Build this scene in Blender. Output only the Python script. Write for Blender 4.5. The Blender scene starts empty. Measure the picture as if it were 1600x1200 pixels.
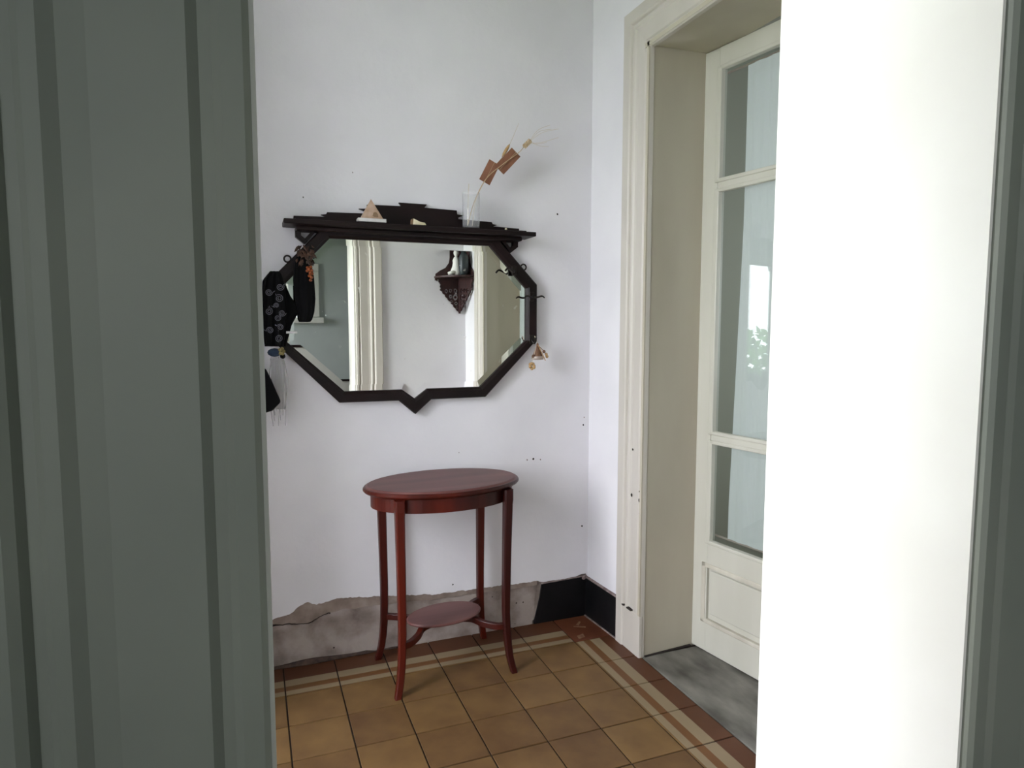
import bpy, bmesh, math, random
from mathutils import Vector, Matrix, noise as mnoise
random.seed(7)
scn = bpy.context.scene
col = scn.collection
PI = math.pi

# ------------------------------------------------------------------ camera
cam_d = bpy.data.cameras.new('camera')
cam = bpy.data.objects.new('camera', cam_d)
col.objects.link(cam)
cr = Vector((0.93172, -0.363176, 0.000782)).normalized()
cf = Vector((0.361894, 0.928246, -0.085971)).normalized()
cu = cr.cross(cf).normalized()
m = Matrix((cr, cu, -cf)).transposed().to_4x4()
m.translation = Vector((-1.4468, -2.75237, 1.37608))
cam.matrix_world = m
cam_d.sensor_fit = 'HORIZONTAL'
cam_d.sensor_width = 36.0
cam_d.lens = 1046.64 / 1600 * 36.0
cam_d.clip_start = 0.02
scn.camera = cam

# ------------------------------------------------------------------ world, daylight, exposure
scn.view_settings.view_transform = 'Standard'
scn.view_settings.look = 'None'
scn.view_settings.gamma = 1.0
scn.view_settings.use_curve_mapping = False
scn.view_settings.exposure = 0.0
world = bpy.data.worlds.new('overcast_sky')
scn.world = world
world.use_nodes = True
wbg = world.node_tree.nodes['Background']
wbg.inputs[0].default_value = (0.93, 0.955, 1.03, 1)
wbg.inputs[1].default_value = 19.8

# daylight portals: they only guide sampling of the sky through the wall openings
def portal(loc, rot, sx, sy):
    l = bpy.data.lights.new('daylight_portal', 'AREA')
    l.shape = 'RECTANGLE'; l.size = sx; l.size_y = sy
    l.cycles.is_portal = True
    o = bpy.data.objects.new('daylight_portal', l)
    o.location = loc; o.rotation_euler = rot
    col.objects.link(o)
XL = -2.6                    # entrance wall of the hall
ENT = (-1.92, -0.90, 2.55)   # entrance opening y0,y1,top
EZ = 0.55                    # unseen solid lower part, added to keep floor and low door dim
portal((XL - 0.16, (ENT[0] + ENT[1]) / 2, (ENT[2] + EZ) / 2), (0, -PI / 2, 0), ENT[2] - EZ, ENT[1] - ENT[0])
YN = -4.6                    # back wall of the room with the window
WIN = (-1.30, -0.84, 1.47, 1.95)
portal(((WIN[0] + WIN[1]) / 2, YN - 0.21, (WIN[2] + WIN[3]) / 2), (PI / 2, 0, 0), WIN[1] - WIN[0], WIN[3] - WIN[2])
LWN = (-4.1, -3.4, 1.1, 2.1)  # unseen side window, added to brighten the walls of that room
portal((XL - 0.16, (LWN[0] + LWN[1]) / 2, (LWN[2] + LWN[3]) / 2), (0, -PI / 2, 0), LWN[3] - LWN[2], LWN[1] - LWN[0])
XB = 2.3                     # far wall of the room behind the glazed door
BWN = (-1.15, -0.5, 1.0, 2.05)  # unseen opening, added to light the curtain from behind
portal((XB + 0.12, (BWN[0] + BWN[1]) / 2, (BWN[2] + BWN[3]) / 2), (0, PI / 2, 0), BWN[3] - BWN[2], BWN[1] - BWN[0])

# ------------------------------------------------------------------ materials
def lin(c):
    return tuple(((v / 255) / 12.92 if v / 255 <= 0.04045 else ((v / 255 + 0.055) / 1.055) ** 2.4) for v in c) + (1,)

def mat(name, c, rough=0.5, c2=None, scale=8.0, bump=0.0, bscale=60.0, metal=0.0, spec=0.5, detail=6, stretch=None, lo=0.35, hi=0.65, coat=0.0):
    M = bpy.data.materials.new(name); M.use_nodes = True
    nt = M.node_tree; b = nt.nodes['Principled BSDF']
    b.inputs['Base Color'].default_value = lin(c)
    b.inputs['Roughness'].default_value = rough
    b.inputs['Metallic'].default_value = metal
    b.inputs['Specular IOR Level'].default_value = spec
    b.inputs['Coat Weight'].default_value = coat
    tc = nt.nodes.new('ShaderNodeTexCoord')
    src = tc.outputs['Object']
    if stretch:
        mp = nt.nodes.new('ShaderNodeMapping'); mp.inputs['Scale'].default_value = stretch
        nt.links.new(src, mp.inputs[0]); src = mp.outputs[0]
    if c2:
        n = nt.nodes.new('ShaderNodeTexNoise'); n.inputs['Scale'].default_value = scale; n.inputs['Detail'].default_value = detail
        nt.links.new(src, n.inputs['Vector'])
        rp = nt.nodes.new('ShaderNodeValToRGB')
        rp.color_ramp.elements[0].position = lo; rp.color_ramp.elements[0].color = lin(c)
        rp.color_ramp.elements[1].position = hi; rp.color_ramp.elements[1].color = lin(c2)
        nt.links.new(n.outputs['Fac'], rp.inputs[0]); nt.links.new(rp.outputs[0], b.inputs['Base Color'])
    if bump:
        n2 = nt.nodes.new('ShaderNodeTexNoise'); n2.inputs['Scale'].default_value = bscale; n2.inputs['Detail'].default_value = 5
        nt.links.new(src, n2.inputs['Vector'])
        bp = nt.nodes.new('ShaderNodeBump'); bp.inputs['Strength'].default_value = bump; bp.inputs['Distance'].default_value = 0.004
        nt.links.new(n2.outputs['Fac'], bp.inputs['Height']); nt.links.new(bp.outputs[0], b.inputs['Normal'])
    return M

def add_speckles(M, c, scale=9.0, size=0.06, amount=0.5):
    """small chips and pin holes scattered over a painted surface"""
    nt = M.node_tree; b = nt.nodes['Principled BSDF']
    tc = nt.nodes.new('ShaderNodeTexCoord')
    v = nt.nodes.new('ShaderNodeTexVoronoi'); v.inputs['Scale'].default_value = scale
    nt.links.new(tc.outputs['Object'], v.inputs['Vector'])
    lt = nt.nodes.new('ShaderNodeMath'); lt.operation = 'LESS_THAN'; lt.inputs[1].default_value = size
    nt.links.new(v.outputs['Distance'], lt.inputs[0])
    sp = nt.nodes.new('ShaderNodeSeparateColor'); nt.links.new(v.outputs['Color'], sp.inputs[0])
    gt = nt.nodes.new('ShaderNodeMath'); gt.operation = 'GREATER_THAN'; gt.inputs[1].default_value = 1 - amount
    nt.links.new(sp.outputs[0], gt.inputs[0])
    mu = nt.nodes.new('ShaderNodeMath'); mu.operation = 'MULTIPLY'
    nt.links.new(lt.outputs[0], mu.inputs[0]); nt.links.new(gt.outputs[0], mu.inputs[1])
    mx = nt.nodes.new('ShaderNodeMix'); mx.data_type = 'RGBA'
    old = b.inputs['Base Color']
    if old.is_linked: nt.links.new(old.links[0].from_socket, mx.inputs[6])
    else: mx.inputs[6].default_value = old.default_value
    mx.inputs[7].default_value = lin(c)
    nt.links.new(mu.outputs[0], mx.inputs[0]); nt.links.new(mx.outputs[2], b.inputs['Base Color'])

def glass_mat(name, tint=(1, 1, 1, 1), haze=0.0, ior=1.5):
    M = bpy.data.materials.new(name); M.use_nodes = True
    nt = M.node_tree; nt.nodes.clear()
    out = nt.nodes.new('ShaderNodeOutputMaterial')
    tr = nt.nodes.new('ShaderNodeBsdfTransparent'); tr.inputs[0].default_value = tint
    gl = nt.nodes.new('ShaderNodeBsdfGlossy'); gl.inputs['Roughness'].default_value = 0.0
    # Schlick reflectance of a thin sheet, the same from both sides
    lw = nt.nodes.new('ShaderNodeLayerWeight'); lw.inputs[0].default_value = 0.5
    pw = nt.nodes.new('ShaderNodeMath'); pw.operation = 'POWER'; pw.inputs[1].default_value = 5.0
    fr = nt.nodes.new('ShaderNodeMath'); fr.operation = 'MULTIPLY_ADD'
    r0 = ((ior - 1) / (ior + 1)) ** 2; fr.inputs[1].default_value = 1 - r0; fr.inputs[2].default_value = r0
    nt.links.new(lw.outputs['Facing'], pw.inputs[0]); nt.links.new(pw.outputs[0], fr.inputs[0])
    mx = nt.nodes.new('ShaderNodeMixShader')
    nt.links.new(fr.outputs[0], mx.inputs[0])
    first = tr
    if haze:
        df = nt.nodes.new('ShaderNodeBsdfDiffuse'); df.inputs[0].default_value = (0.85, 0.86, 0.88, 1)
        m2 = nt.nodes.new('ShaderNodeMixShader'); m2.inputs[0].default_value = haze
        nt.links.new(tr.outputs[0], m2.inputs[1]); nt.links.new(df.outputs[0], m2.inputs[2]); first = m2
    nt.links.new(first.outputs[0], mx.inputs[1]); nt.links.new(gl.outputs[0], mx.inputs[2])
    nt.links.new(mx.outputs[0], out.inputs[0])
    return M

def sheer_mat(name, c, transl=0.5, transp=0.0):
    M = bpy.data.materials.new(name); M.use_nodes = True
    nt = M.node_tree; nt.nodes.clear()
    out = nt.nodes.new('ShaderNodeOutputMaterial')
    df = nt.nodes.new('ShaderNodeBsdfDiffuse'); df.inputs[0].default_value = lin(c)
    ts = nt.nodes.new('ShaderNodeBsdfTranslucent'); ts.inputs[0].default_value = lin(c)
    mx = nt.nodes.new('ShaderNodeMixShader'); mx.inputs[0].default_value = transl
    nt.links.new(df.outputs[0], mx.inputs[1]); nt.links.new(ts.outputs[0], mx.inputs[2])
    last = mx
    if transp:
        tr = nt.nodes.new('ShaderNodeBsdfTransparent')
        m2 = nt.nodes.new('ShaderNodeMixShader'); m2.inputs[0].default_value = transp
        nt.links.new(mx.outputs[0], m2.inputs[1]); nt.links.new(tr.outputs[0], m2.inputs[2]); last = m2
    nt.links.new(last.outputs[0], out.inputs[0])
    return M

MW = mat('white_limewash', (229, 227, 230), 0.85, (220, 218, 222), 2.2, 0.25, 35)
add_speckles(MW, (120, 112, 108), 5.0, 0.028, 0.30)
M_ceil = mat('ceiling_white', (228, 228, 228), 0.9)
M_render = mat('bare_render', (124, 108, 99), 0.95, (156, 142, 132), 14, 0.7, 45)
M_render2 = mat('damp_render', (112, 98, 91), 0.95, (166, 154, 147), 9, 0.8, 60, lo=0.3, hi=0.6)
add_speckles(M_render2, (70, 58, 52), 26, 0.10, 0.25)
M_black = mat('black_skirting', (11, 11, 13), 0.5, (20, 19, 21), 12, 0.15, 30, spec=0.25)
M_dust = mat('dusty_mortar', (150, 138, 134), 0.9, (110, 90, 88), 30)
M_cream = mat('cream_paint', (202, 196, 187), 0.45, (192, 186, 176), 5, 0.12, 25, stretch=(1, 1, .25))
add_speckles(M_cream, (96, 88, 78), 6.5, 0.035, 0.22)
M_reveal = mat('beige_paint', (188, 181, 163), 0.5, (178, 170, 152), 4, 0.12, 25, stretch=(1, 1, .25))
add_speckles(M_reveal, (90, 80, 70), 6, 0.02, 0.2)
M_door = mat('door_paint', (196, 194, 182), 0.4, (187, 185, 172), 6, 0.1, 30, stretch=(1, 1, .2))
M_groove = mat('worn_paint', (202, 197, 182), 0.5, (180, 174, 160), 12, stretch=(1, 1, .3))
M_gap = mat('grime', (40, 32, 28), 0.95)
M_dirt = mat('damp_dirt', (58, 46, 42), 0.95, (84, 66, 58), 30)
M_greygreen = mat('grey_green_paint', (112, 115, 104), 0.6, (104, 108, 98), 5)
M_nearwall = mat('grey_wall', (188, 194, 190), 0.85, (180, 186, 183), 3)
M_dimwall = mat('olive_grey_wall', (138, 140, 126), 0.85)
M_nearwhite = mat('white_paint', (226, 224, 216), 0.55, (218, 215, 206), 4)
M_frame = mat('ebonised_wood', (17, 10, 10), 0.45, (30, 17, 17), 7, 0.08, 40, stretch=(.4, 1, 1), spec=0.22)
M_iron = mat('dark_iron', (38, 32, 30), 0.45, metal=0.6)
M_mah = mat('mahogany', (84, 25, 13), 0.34, (46, 12, 9), 6, 0.05, 60, stretch=(1, 1, .12), spec=0.3)
M_mahtop = mat('mahogany_top', (110, 72, 68), 0.45, (86, 50, 48), 9, 0.05, 60, stretch=(.12, 1, 1), spec=0.4)
M_glass = glass_mat('pane_glass', (0.9, 0.93, 0.92, 1))
M_vase = glass_mat('vase_glass', (0.98, 0.98, 0.98, 1), 0.10, 1.3)
M_curtain = sheer_mat('sheer_curtain', (208, 210, 207), 0.5)
M_straw = mat('dry_straw', (198, 176, 144), 0.7, (172, 146, 112), 40)
M_awn = mat('pale_awn', (206, 192, 172), 0.7)
M_card = mat('brown_veneer', (142, 96, 72), 0.6, (116, 74, 54), 30, 0.1, 60, stretch=(1, .2, .2))
M_pyr = mat('banded_stone', (186, 160, 142), 0.5, (148, 118, 92), 22, 0.1, 60)
M_pyr2 = mat('carved_stone', (120, 96, 70), 0.6)
M_slab = mat('pale_marble', (206, 204, 202), 0.4, (190, 188, 186), 20)
M_ivory = mat('ivory_stone', (222, 212, 186), 0.5, (196, 186, 150), 30)
M_cloth = mat('black_cloth', (9, 9, 11), 0.9, spec=0.15)
M_swirl = mat('grey_print', (98, 98, 108), 0.8)
M_leaf = mat('dry_leaf', (74, 46, 30), 0.7, (40, 26, 20), 30)
M_orange = mat('orange_bead', (150, 76, 34), 0.4, (120, 56, 24), 30)
M_blue = mat('blue_wool', (28, 44, 66), 0.9)
M_yellow = mat('yellow_wool', (128, 116, 74), 0.9)
M_fringe = sheer_mat('sheer_fringe', (190, 188, 192), 0.4, 0.6)
M_wicker = mat('wicker', (128, 92, 68), 0.7, (92, 62, 46), 60)
M_tin = mat('old_tin', (170, 156, 146), 0.45, metal=0.4)
M_shell = mat('pale_shell', (190, 158, 112), 0.5, (160, 122, 80), 60)
M_white_fig = mat('white_ceramic', (236, 234, 228), 0.35)
M_darkjar = mat('slate_glaze', (50, 58, 62), 0.4, (36, 44, 46), 18)
M_fret = mat('carved_walnut', (62, 34, 34), 0.5, (44, 24, 24), 30)
M_leafgreen = mat('shrub_leaf', (88, 128, 66), 0.6, (64, 104, 50), 3)
M_bark = mat('bark', (90, 74, 60), 0.9)
M_grass = mat('grass', (120, 140, 84), 0.95, (96, 120, 70), 3)

# mirror silvering with faint specks
M_mirror = bpy.data.materials.new('silvered_glass'); M_mirror.use_nodes = True
_nt = M_mirror.node_tree; _b = _nt.nodes['Principled BSDF']
_b.inputs['Base Color'].default_value = (0.95, 0.965, 0.925, 1); _b.inputs['Metallic'].default_value = 1.0
_tc = _nt.nodes.new('ShaderNodeTexCoord'); _v = _nt.nodes.new('ShaderNodeTexNoise'); _v.inputs['Scale'].default_value = 30; _v.inputs['Detail'].default_value = 3
_nt.links.new(_tc.outputs['Object'], _v.inputs['Vector'])
_rp = _nt.nodes.new('ShaderNodeValToRGB'); _rp.color_ramp.elements[0].position = 0.68; _rp.color_ramp.elements[0].color = (0, 0, 0, 1)
_rp.color_ramp.elements[1].position = 0.78; _rp.color_ramp.elements[1].color = (0.25, 0.25, 0.25, 1)
_nt.links.new(_v.outputs['Fac'], _rp.inputs[0]); _nt.links.new(_rp.outputs[0], _b.inputs['Roughness'])

# cement tile: colour differs a little from tile to tile; stripes printed from the inner edge outward
def tile_mat(name, stripes):
    M = bpy.data.materials.new(name); M.use_nodes = True
    nt = M.node_tree; b = nt.nodes['Principled BSDF']
    b.inputs['Roughness'].default_value = 0.5
    b.inputs['Specular IOR Level'].default_value = 0.3
    tc = nt.nodes.new('ShaderNodeTexCoord'); oi = nt.nodes.new('ShaderNodeObjectInfo')
    ad = nt.nodes.new('ShaderNodeVectorMath'); ad.operation = 'ADD'
    sc = nt.nodes.new('ShaderNodeVectorMath'); sc.operation = 'SCALE'; sc.inputs['Scale'].default_value = 37.0
    nt.links.new(oi.outputs['Location'], sc.inputs[0])
    nt.links.new(tc.outputs['Object'], ad.inputs[0]); nt.links.new(sc.outputs[0], ad.inputs[1])
    n = nt.nodes.new('ShaderNodeTexNoise'); n.inputs['Scale'].default_value = 9; n.inputs['Detail'].default_value = 8
    nt.links.new(ad.outputs[0], n.inputs['Vector'])
    mixf = nt.nodes.new('ShaderNodeMath'); mixf.operation = 'MULTIPLY_ADD'; mixf.inputs[1].default_value = 0.35
    nt.links.new(oi.outputs['Random'], mixf.inputs[0])
    nt.links.new(n.outputs['Fac'], mixf.inputs[2])
    rp = nt.nodes.new('ShaderNodeValToRGB')
    e = rp.color_ramp.elements
    e[0].position = 0.35; e[0].color = lin(TILE_A); e[1].position = 0.95; e[1].color = lin(TILE_B)
    nt.links.new(mixf.outputs[0], rp.inputs[0])
    base = rp.outputs[0]
    if stripes:
        sx = nt.nodes.new('ShaderNodeSeparateXYZ'); nt.links.new(tc.outputs['Object'], sx.inputs[0])
        cr_ = nt.nodes.new('ShaderNodeValToRGB'); cr_.color_ramp.interpolation = 'CONSTANT'
        mr = nt.nodes.new('ShaderNodeMapRange'); mr.inputs[1].default_value = -0.1; mr.inputs[2].default_value = 0.15
        nt.links.new(sx.outputs['Y'], mr.inputs[0]); nt.links.new(mr.outputs[0], cr_.inputs[0])
        els = cr_.color_ramp.elements
        els[0].position = 0; els[0].color = (0, 0, 0, 1); els[1].position = 0.03; els[1].color = (1, 1, 1, 1)
        for pos, val in ((0.045, 1), (0.15, .45), (0.28, 1), (0.47, .2)):
            q = els.new(pos); q.color = (val, val, val, 1)
        # 0 field colour, 1 ivory line, .45 brown line, .2 red outer band
        for lo_, hi_, c in ((0.9, 1.1, (138, 122, 97)), (0.4, 0.5, (104, 68, 38)), (0.15, 0.25, (80, 44, 28))):
            cmpn = nt.nodes.new('ShaderNodeMath'); cmpn.operation = 'COMPARE'; cmpn.inputs[1].default_value = (lo_ + hi_) / 2; cmpn.inputs[2].default_value = (hi_ - lo_) / 2
            nt.links.new(cr_.outputs[0], cmpn.inputs[0])
            n3 = nt.nodes.new('ShaderNodeMath'); n3.operation = 'MULTIPLY'; n3.inputs[1].default_value = 0.86
            nt.links.new(cmpn.outputs[0], n3.inputs[0])
            mx = nt.nodes.new('ShaderNodeMix'); mx.data_type = 'RGBA'
            nt.links.new(n3.outputs[0], mx.inputs[0]); nt.links.new(base, mx.inputs[6]); mx.inputs[7].default_value = lin(c)
            base = mx.outputs[2]
    nt.links.new(base, b.inputs['Base Color'])
    bp = nt.nodes.new('ShaderNodeBump'); bp.inputs['Strength'].default_value = 0.08; bp.inputs['Distance'].default_value = 0.003
    nt.links.new(n.outputs['Fac'], bp.inputs['Height']); nt.links.new(bp.outputs[0], b.inputs['Normal'])
    return M
TILE_A, TILE_B = (88, 62, 37), (118, 90, 54)
M_tile = tile_mat('ochre_cement_tile', False)
M_tileb = tile_mat('striped_border_tile', True)
TILE_A, TILE_B = (84, 44, 28), (110, 64, 40)
M_tilec = tile_mat('corner_tile', False)
M_grout = mat('dark_grout', (36, 25, 17), 0.95)
M_inlay = mat('ivory_inlay', (140, 112, 84), 0.6, (112, 76, 54), 30)

# veined grey marble
M_marble = mat('grey_marble', (130, 127, 119), 0.55, (60, 57, 51), 6, lo=0.35, hi=0.72, detail=10, stretch=(1.6, .7, 1))

# ------------------------------------------------------------------ mesh helpers
def mk(name, verts, faces, M, parent=None, smooth=False):
    me = bpy.data.meshes.new(name); me.from_pydata([tuple(v) for v in verts], [], faces); me.update()
    me.materials.append(M)
    b = bmesh.new(); b.from_mesh(me); bmesh.ops.recalc_face_normals(b, faces=b.faces); b.to_mesh(me); b.free()
    if smooth:
        for p in me.polygons: p.use_smooth = True
    o = bpy.data.objects.new(name, me); col.objects.link(o)
    if parent: o.parent = parent
    return o

class MB:
    def __init__(s): s.v = []; s.f = []
    def add(s, v, f):
        n = len(s.v); s.v += [tuple(q) for q in v]; s.f += [tuple(i + n for i in g) for g in f]; return s
    def box(s, x0, x1, y0, y1, z0, z1):
        v = [(x, y, z) for x in (x0, x1) for y in (y0, y1) for z in (z0, z1)]
        return s.add(v, [(0, 1, 3, 2), (4, 6, 7, 5), (0, 4, 5, 1), (2, 3, 7, 6), (0, 2, 6, 4), (1, 5, 7, 3)])
    def prism(s, poly, axis, a, b):
        """extrude a 2D polygon: axis 'y' -> poly is (x,z); 'x' -> (y,z); 'z' -> (x,y)"""
        def P(p, t):
            return {'y': (p[0], t, p[1]), 'x': (t, p[0], p[1]), 'z': (p[0], p[1], t)}[axis]
        n = len(poly)
        v = [P(p, a) for p in poly] + [P(p, b) for p in poly]
        return s.add(v, [tuple(range(n)), tuple(range(2 * n - 1, n - 1, -1))] + [(i, (i + 1) % n, n + (i + 1) % n, n + i) for i in range(n)])
    def tube(s, pts, rad, n=8, cap=True):
        pts = [Vector(p) for p in pts]; rings = []
        if not isinstance(rad, (list, tuple)): rad = [rad] * len(pts)
        t0 = (pts[1] - pts[0]).normalized()
        ref = Vector((0, 0, 1)) if abs(t0.z) < 0.9 else Vector((0, 1, 0))
        u = t0.cross(ref).normalized()
        v = []
        for i, p in enumerate(pts):
            t = (pts[min(i + 1, len(pts) - 1)] - pts[max(i - 1, 0)]).normalized()
            u = (u - t * u.dot(t)).normalized(); w = t.cross(u)
            for k in range(n):
                a = 2 * PI * k / n; v.append(p + rad[i] * (u * math.cos(a) + w * math.sin(a)))
        f = [(i * n + k, i * n + (k + 1) % n, (i + 1) * n + (k + 1) % n, (i + 1) * n + k) for i in range(len(pts) - 1) for k in range(n)]
        if cap: f += [tuple(range(n))[::-1], tuple(range((len(pts) - 1) * n, len(pts) * n))]
        return s.add(v, f)
    def lathe(s, prof, c=(0, 0, 0), n=24, sx=1, sy=1):
        v = []
        for r, z in prof:
            for k in range(n):
                a = 2 * PI * k / n; v.append((c[0] + sx * r * math.cos(a), c[1] + sy * r * math.sin(a), c[2] + z))
        f = [(i * n + k, i * n + (k + 1) % n, (i + 1) * n + (k + 1) % n, (i + 1) * n + k) for i in range(len(prof) - 1) for k in range(n)]
        f += [tuple(range(n))[::-1], tuple(range((len(prof) - 1) * n, len(prof) * n))]
        return s.add(v, f)
    def ball(s, c, r, n=10, sc=(1, 1, 1)):
        pr = [(max(1e-4, math.sin(PI * i / 6)), -math.cos(PI * i / 6)) for i in range(7)]
        v = []
        for a, z in pr:
            for k in range(n):
                t = 2 * PI * k / n; v.append((c[0] + r * sc[0] * a * math.cos(t), c[1] + r * sc[1] * a * math.sin(t), c[2] + r * sc[2] * z))
        f = [(i * n + k, i * n + (k + 1) % n, (i + 1) * n + (k + 1) % n, (i + 1) * n + k) for i in range(6) for k in range(n)]
        f += [tuple(range(n))[::-1], tuple(range(6 * n, 7 * n))]
        return s.add(v, f)
    def loft(s, rings):
        n = len(rings[0]); v = [p for r_ in rings for p in r_]
        f = [(i * n + k, i * n + (k + 1) % n, (i + 1) * n + (k + 1) % n, (i + 1) * n + k) for i in range(len(rings) - 1) for k in range(n)]
        f += [tuple(range(n))[::-1], tuple(range((len(rings) - 1) * n, len(rings) * n))]
        return s.add(v, f)
    def build(s, name, M, parent=None, bevel=0.0, smooth=False, seg=2):
        o = mk(name, s.v, s.f, M, parent, smooth)
        if bevel:
            md = o.modifiers.new('soft_edge', 'BEVEL'); md.width = bevel; md.segments = seg; md.limit_method = 'ANGLE'; md.angle_limit = 0.6
            md.harden_normals = False
        return o

def spline(pts, n=8):
    """Catmull-Rom through the points"""
    P = [Vector(p) for p in pts]; P = [2 * P[0] - P[1]] + P + [2 * P[-1] - P[-2]]; out = []
    for i in range(1, len(P) - 2):
        for k in range(n):
            t = k / n
            out.append(0.5 * ((2 * P[i]) + (P[i + 1] - P[i - 1]) * t + (2 * P[i - 1] - 5 * P[i] + 4 * P[i + 1] - P[i + 2]) * t * t + (3 * P[i] - P[i - 1] - 3 * P[i + 1] + P[i + 2]) * t ** 3))
    out.append(P[-2]); return out

def empty(name, loc=(0, 0, 0), rz=0.0):
    o = bpy.data.objects.new(name, None); o.empty_display_size = 0.05
    o.location = loc; o.rotation_euler = (0, 0, rz); col.objects.link(o); return o

def tag(o, label, cat, group=None):
    o['label'] = label; o['category'] = cat
    if group: o['group'] = group
    return o
def st(o, label=None):
    o['kind'] = 'structure'
    if label: o['label'] = label
    return o

# ------------------------------------------------------------------ the setting
H = 3.25
WX0, WX1 = 0.010, 0.030          # right wall leans a little out from the corner
DY0, DY1 = -0.447, -1.575        # glazed doorway in the right wall
DTOP = 2.455
FY0, FY1 = -2.02, -2.30          # partition between hall and the photographer's room
NX0, NX1 = -1.438, -0.775        # doorway in that partition
S = 0.2; W0 = 0.164; W1 = 0.2226

# floor with its cement tiles
fl = st(MB().box(-3.3, 0.33, -2.35, 0.1, -0.15, -0.004).build('floor', M_grout), 'ochre cement tile floor with striped ivory border')
g = 0.0026
def tile_mesh(name, x0, x1, y0, y1, M):
    b = 0.0012
    v = [(x0 + g, y0 + g, -.02), (x1 - g, y0 + g, -.02), (x1 - g, y1 - g, -.02), (x0 + g, y1 - g, -.02),
         (x0 + g, y0 + g, -b), (x1 - g, y0 + g, -b), (x1 - g, y1 - g, -b), (x0 + g, y1 - g, -b),
         (x0 + g + b, y0 + g + b, 0), (x1 - g - b, y0 + g + b, 0), (x1 - g - b, y1 - g - b, 0), (x0 + g + b, y1 - g - b, 0)]
    f = [(3, 2, 1, 0), (8, 9, 10, 11)] + [(i, (i + 1) % 4, 4 + (i + 1) % 4, 4 + i) for i in range(4)] + [(4 + i, 4 + (i + 1) % 4, 8 + (i + 1) % 4, 8 + i) for i in range(4)]
    me = bpy.data.meshes.new(name); me.from_pydata(v, [], f); me.materials.append(M); return me
me_field = tile_mesh('tile', -S / 2, S / 2, -S / 2, S / 2, M_tile)
me_bord = tile_mesh('border_tile', -S / 2, S / 2, -S / 2, -S / 2 + W1 + .012, M_tileb)
me_bord_r = tile_mesh('border_tile', -S / 2, S / 2, -S / 2, -S / 2 + W0 + .034, M_tileb)
def put(me, name, x, y, rz=0):
    o = bpy.data.objects.new(name, me); o.location = (x, y, random.uniform(-.0006, .0004)); o.rotation_euler = (0, 0, rz); o.parent = fl; col.objects.link(o); return o
for i in range(0, 12):
    x = -W0 - (i + .5) * S
    for j in range(0, 9):
        if -W1 - (j + 1) * S < FY0 - .02: continue
        put(me_field, 'tile', x, -W1 - (j + .5) * S)
    put(me_bord, 'border_tile', x, -W1 + S / 2)
for j in range(0, 9):
    if -W1 - (j + 1) * S < FY0 - .02: continue
    # stripes run from the inner edge toward the wall: local +y points to +x
    put(me_bord_r, 'border_tile', -W0 + S / 2, -W1 - (j + .5) * S, -PI / 2)
ct = mk('corner_tile', *(lambda q: ([tuple(v.co) for v in q.vertices], [tuple(p.vertices) for p in q.polygons]))(tile_mesh('corner_tile', -W0, .034, -W1, .012, M_tilec)), M_tilec, fl)
for (a, b_, c, d) in (((-.135, -.205), (-.100, -.195), (-.095, -.165), (-.130, -.175)), ((-.10, -.08), (-.05, -.105), (-.055, -.115), (-.105, -.09)), ((-.085, -.075), (-.055, -.045), (-.048, -.052), (-.075, -.083))):
    MB().prism([a, b_, c, d], 'z', -.002, .0004).build('inlay', M_inlay, ct)

# wall behind the table and mirror: plaster coat ends in a ragged edge, bare render below
wb = st(MB().box(-3.35, 0.30, 0.014, 0.24, -0.15, H).build('wall_back', M_render2), 'white plastered wall, peeling above the floor')
edge = [(-1.95, .20), (-1.6, .23), (-1.45, .205), (-1.366, .215), (-1.33, .222), (-1.30, .245), (-1.266, .262), (-1.225, .246), (-1.19, .252), (-1.14, .258), (-1.05, .248), (-.956, .236), (-.85, .228), (-.733, .215), (-.55, .212), (-.374, .207), (-.30, .203), (-.255, .21), (-.222, .197), (-.12, .196), (-.05, .20), (-.02, .207), (0.012, .205)]
def interp(tab, x):
    for (a, b_), (c, d) in zip(tab, tab[1:]):
        if a <= x <= c: return b_ + (d - b_) * (x - a) / (c - a)
    return tab[0][1] if x < tab[0][0] else tab[-1][1]
xs = [-3.3, -2.6] + [-1.95 + k * (1.962) / 220 for k in range(221)]
mb = MB(); n = len(xs)
def rag(x):
    return interp(edge, x) + (0.006 * mnoise.noise(Vector((x * 28, 1.3, 0))) + .004 * mnoise.noise(Vector((x * 80, 5, 0)))) * (1 if x < -.23 else .4)
v = []
for y in (0.0, 0.016):
    for x in xs: v.append((x, y, rag(x)))
    for x in xs: v.append((x, y, H))
f = []
for i in range(n - 1):
    f += [(i, i + 1, n + i + 1, n + i), (2 * n + i, 3 * n + i, 3 * n + i + 1, 2 * n + i + 1), (i, 2 * n + i, 2 * n + i + 1, i + 1)]
f += [(0, n, 3 * n, 2 * n), (n - 1, 3 * n - 1, 4 * n - 1, 2 * n - 1)]
mk('plaster_coat', v, f, MW, wb)
# thin older coat between ragged edge and crack line
crack = [(-1.95, .16), (-1.5, .175), (-1.39, .182), (-1.27, .170), (-1.19, .198), (-1.10, .205), (-.97, .200), (-.7, .19), (-.5, .186), (-.30, .182), (-.24, .182)]
def rag2(x): return interp(crack, x) + .006 * mnoise.noise(Vector((x * 22, 9.3, 0))) + .003 * mnoise.noise(Vector((x * 90, 2, 0)))
xs2 = [x for x in xs[2:] if x < -.238]; n2 = len(xs2); v = []
for x in xs2: v.append((x, 0.0065 + .003 * mnoise.noise(Vector((x * 12, 3, 1))), rag2(x)))
for x in xs2: v.append((x, 0.004, rag(x) + .02))
for x in xs2: v.append((x, 0.0145, rag2(x)))
f = []
for i in range(n2 - 1): f += [(i, i + 1, n2 + i + 1, n2 + i), (i, 2 * n2 + i, 2 * n2 + i + 1, i + 1)]
mk('old_plaster_layer', v, f, M_render, wb)
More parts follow.
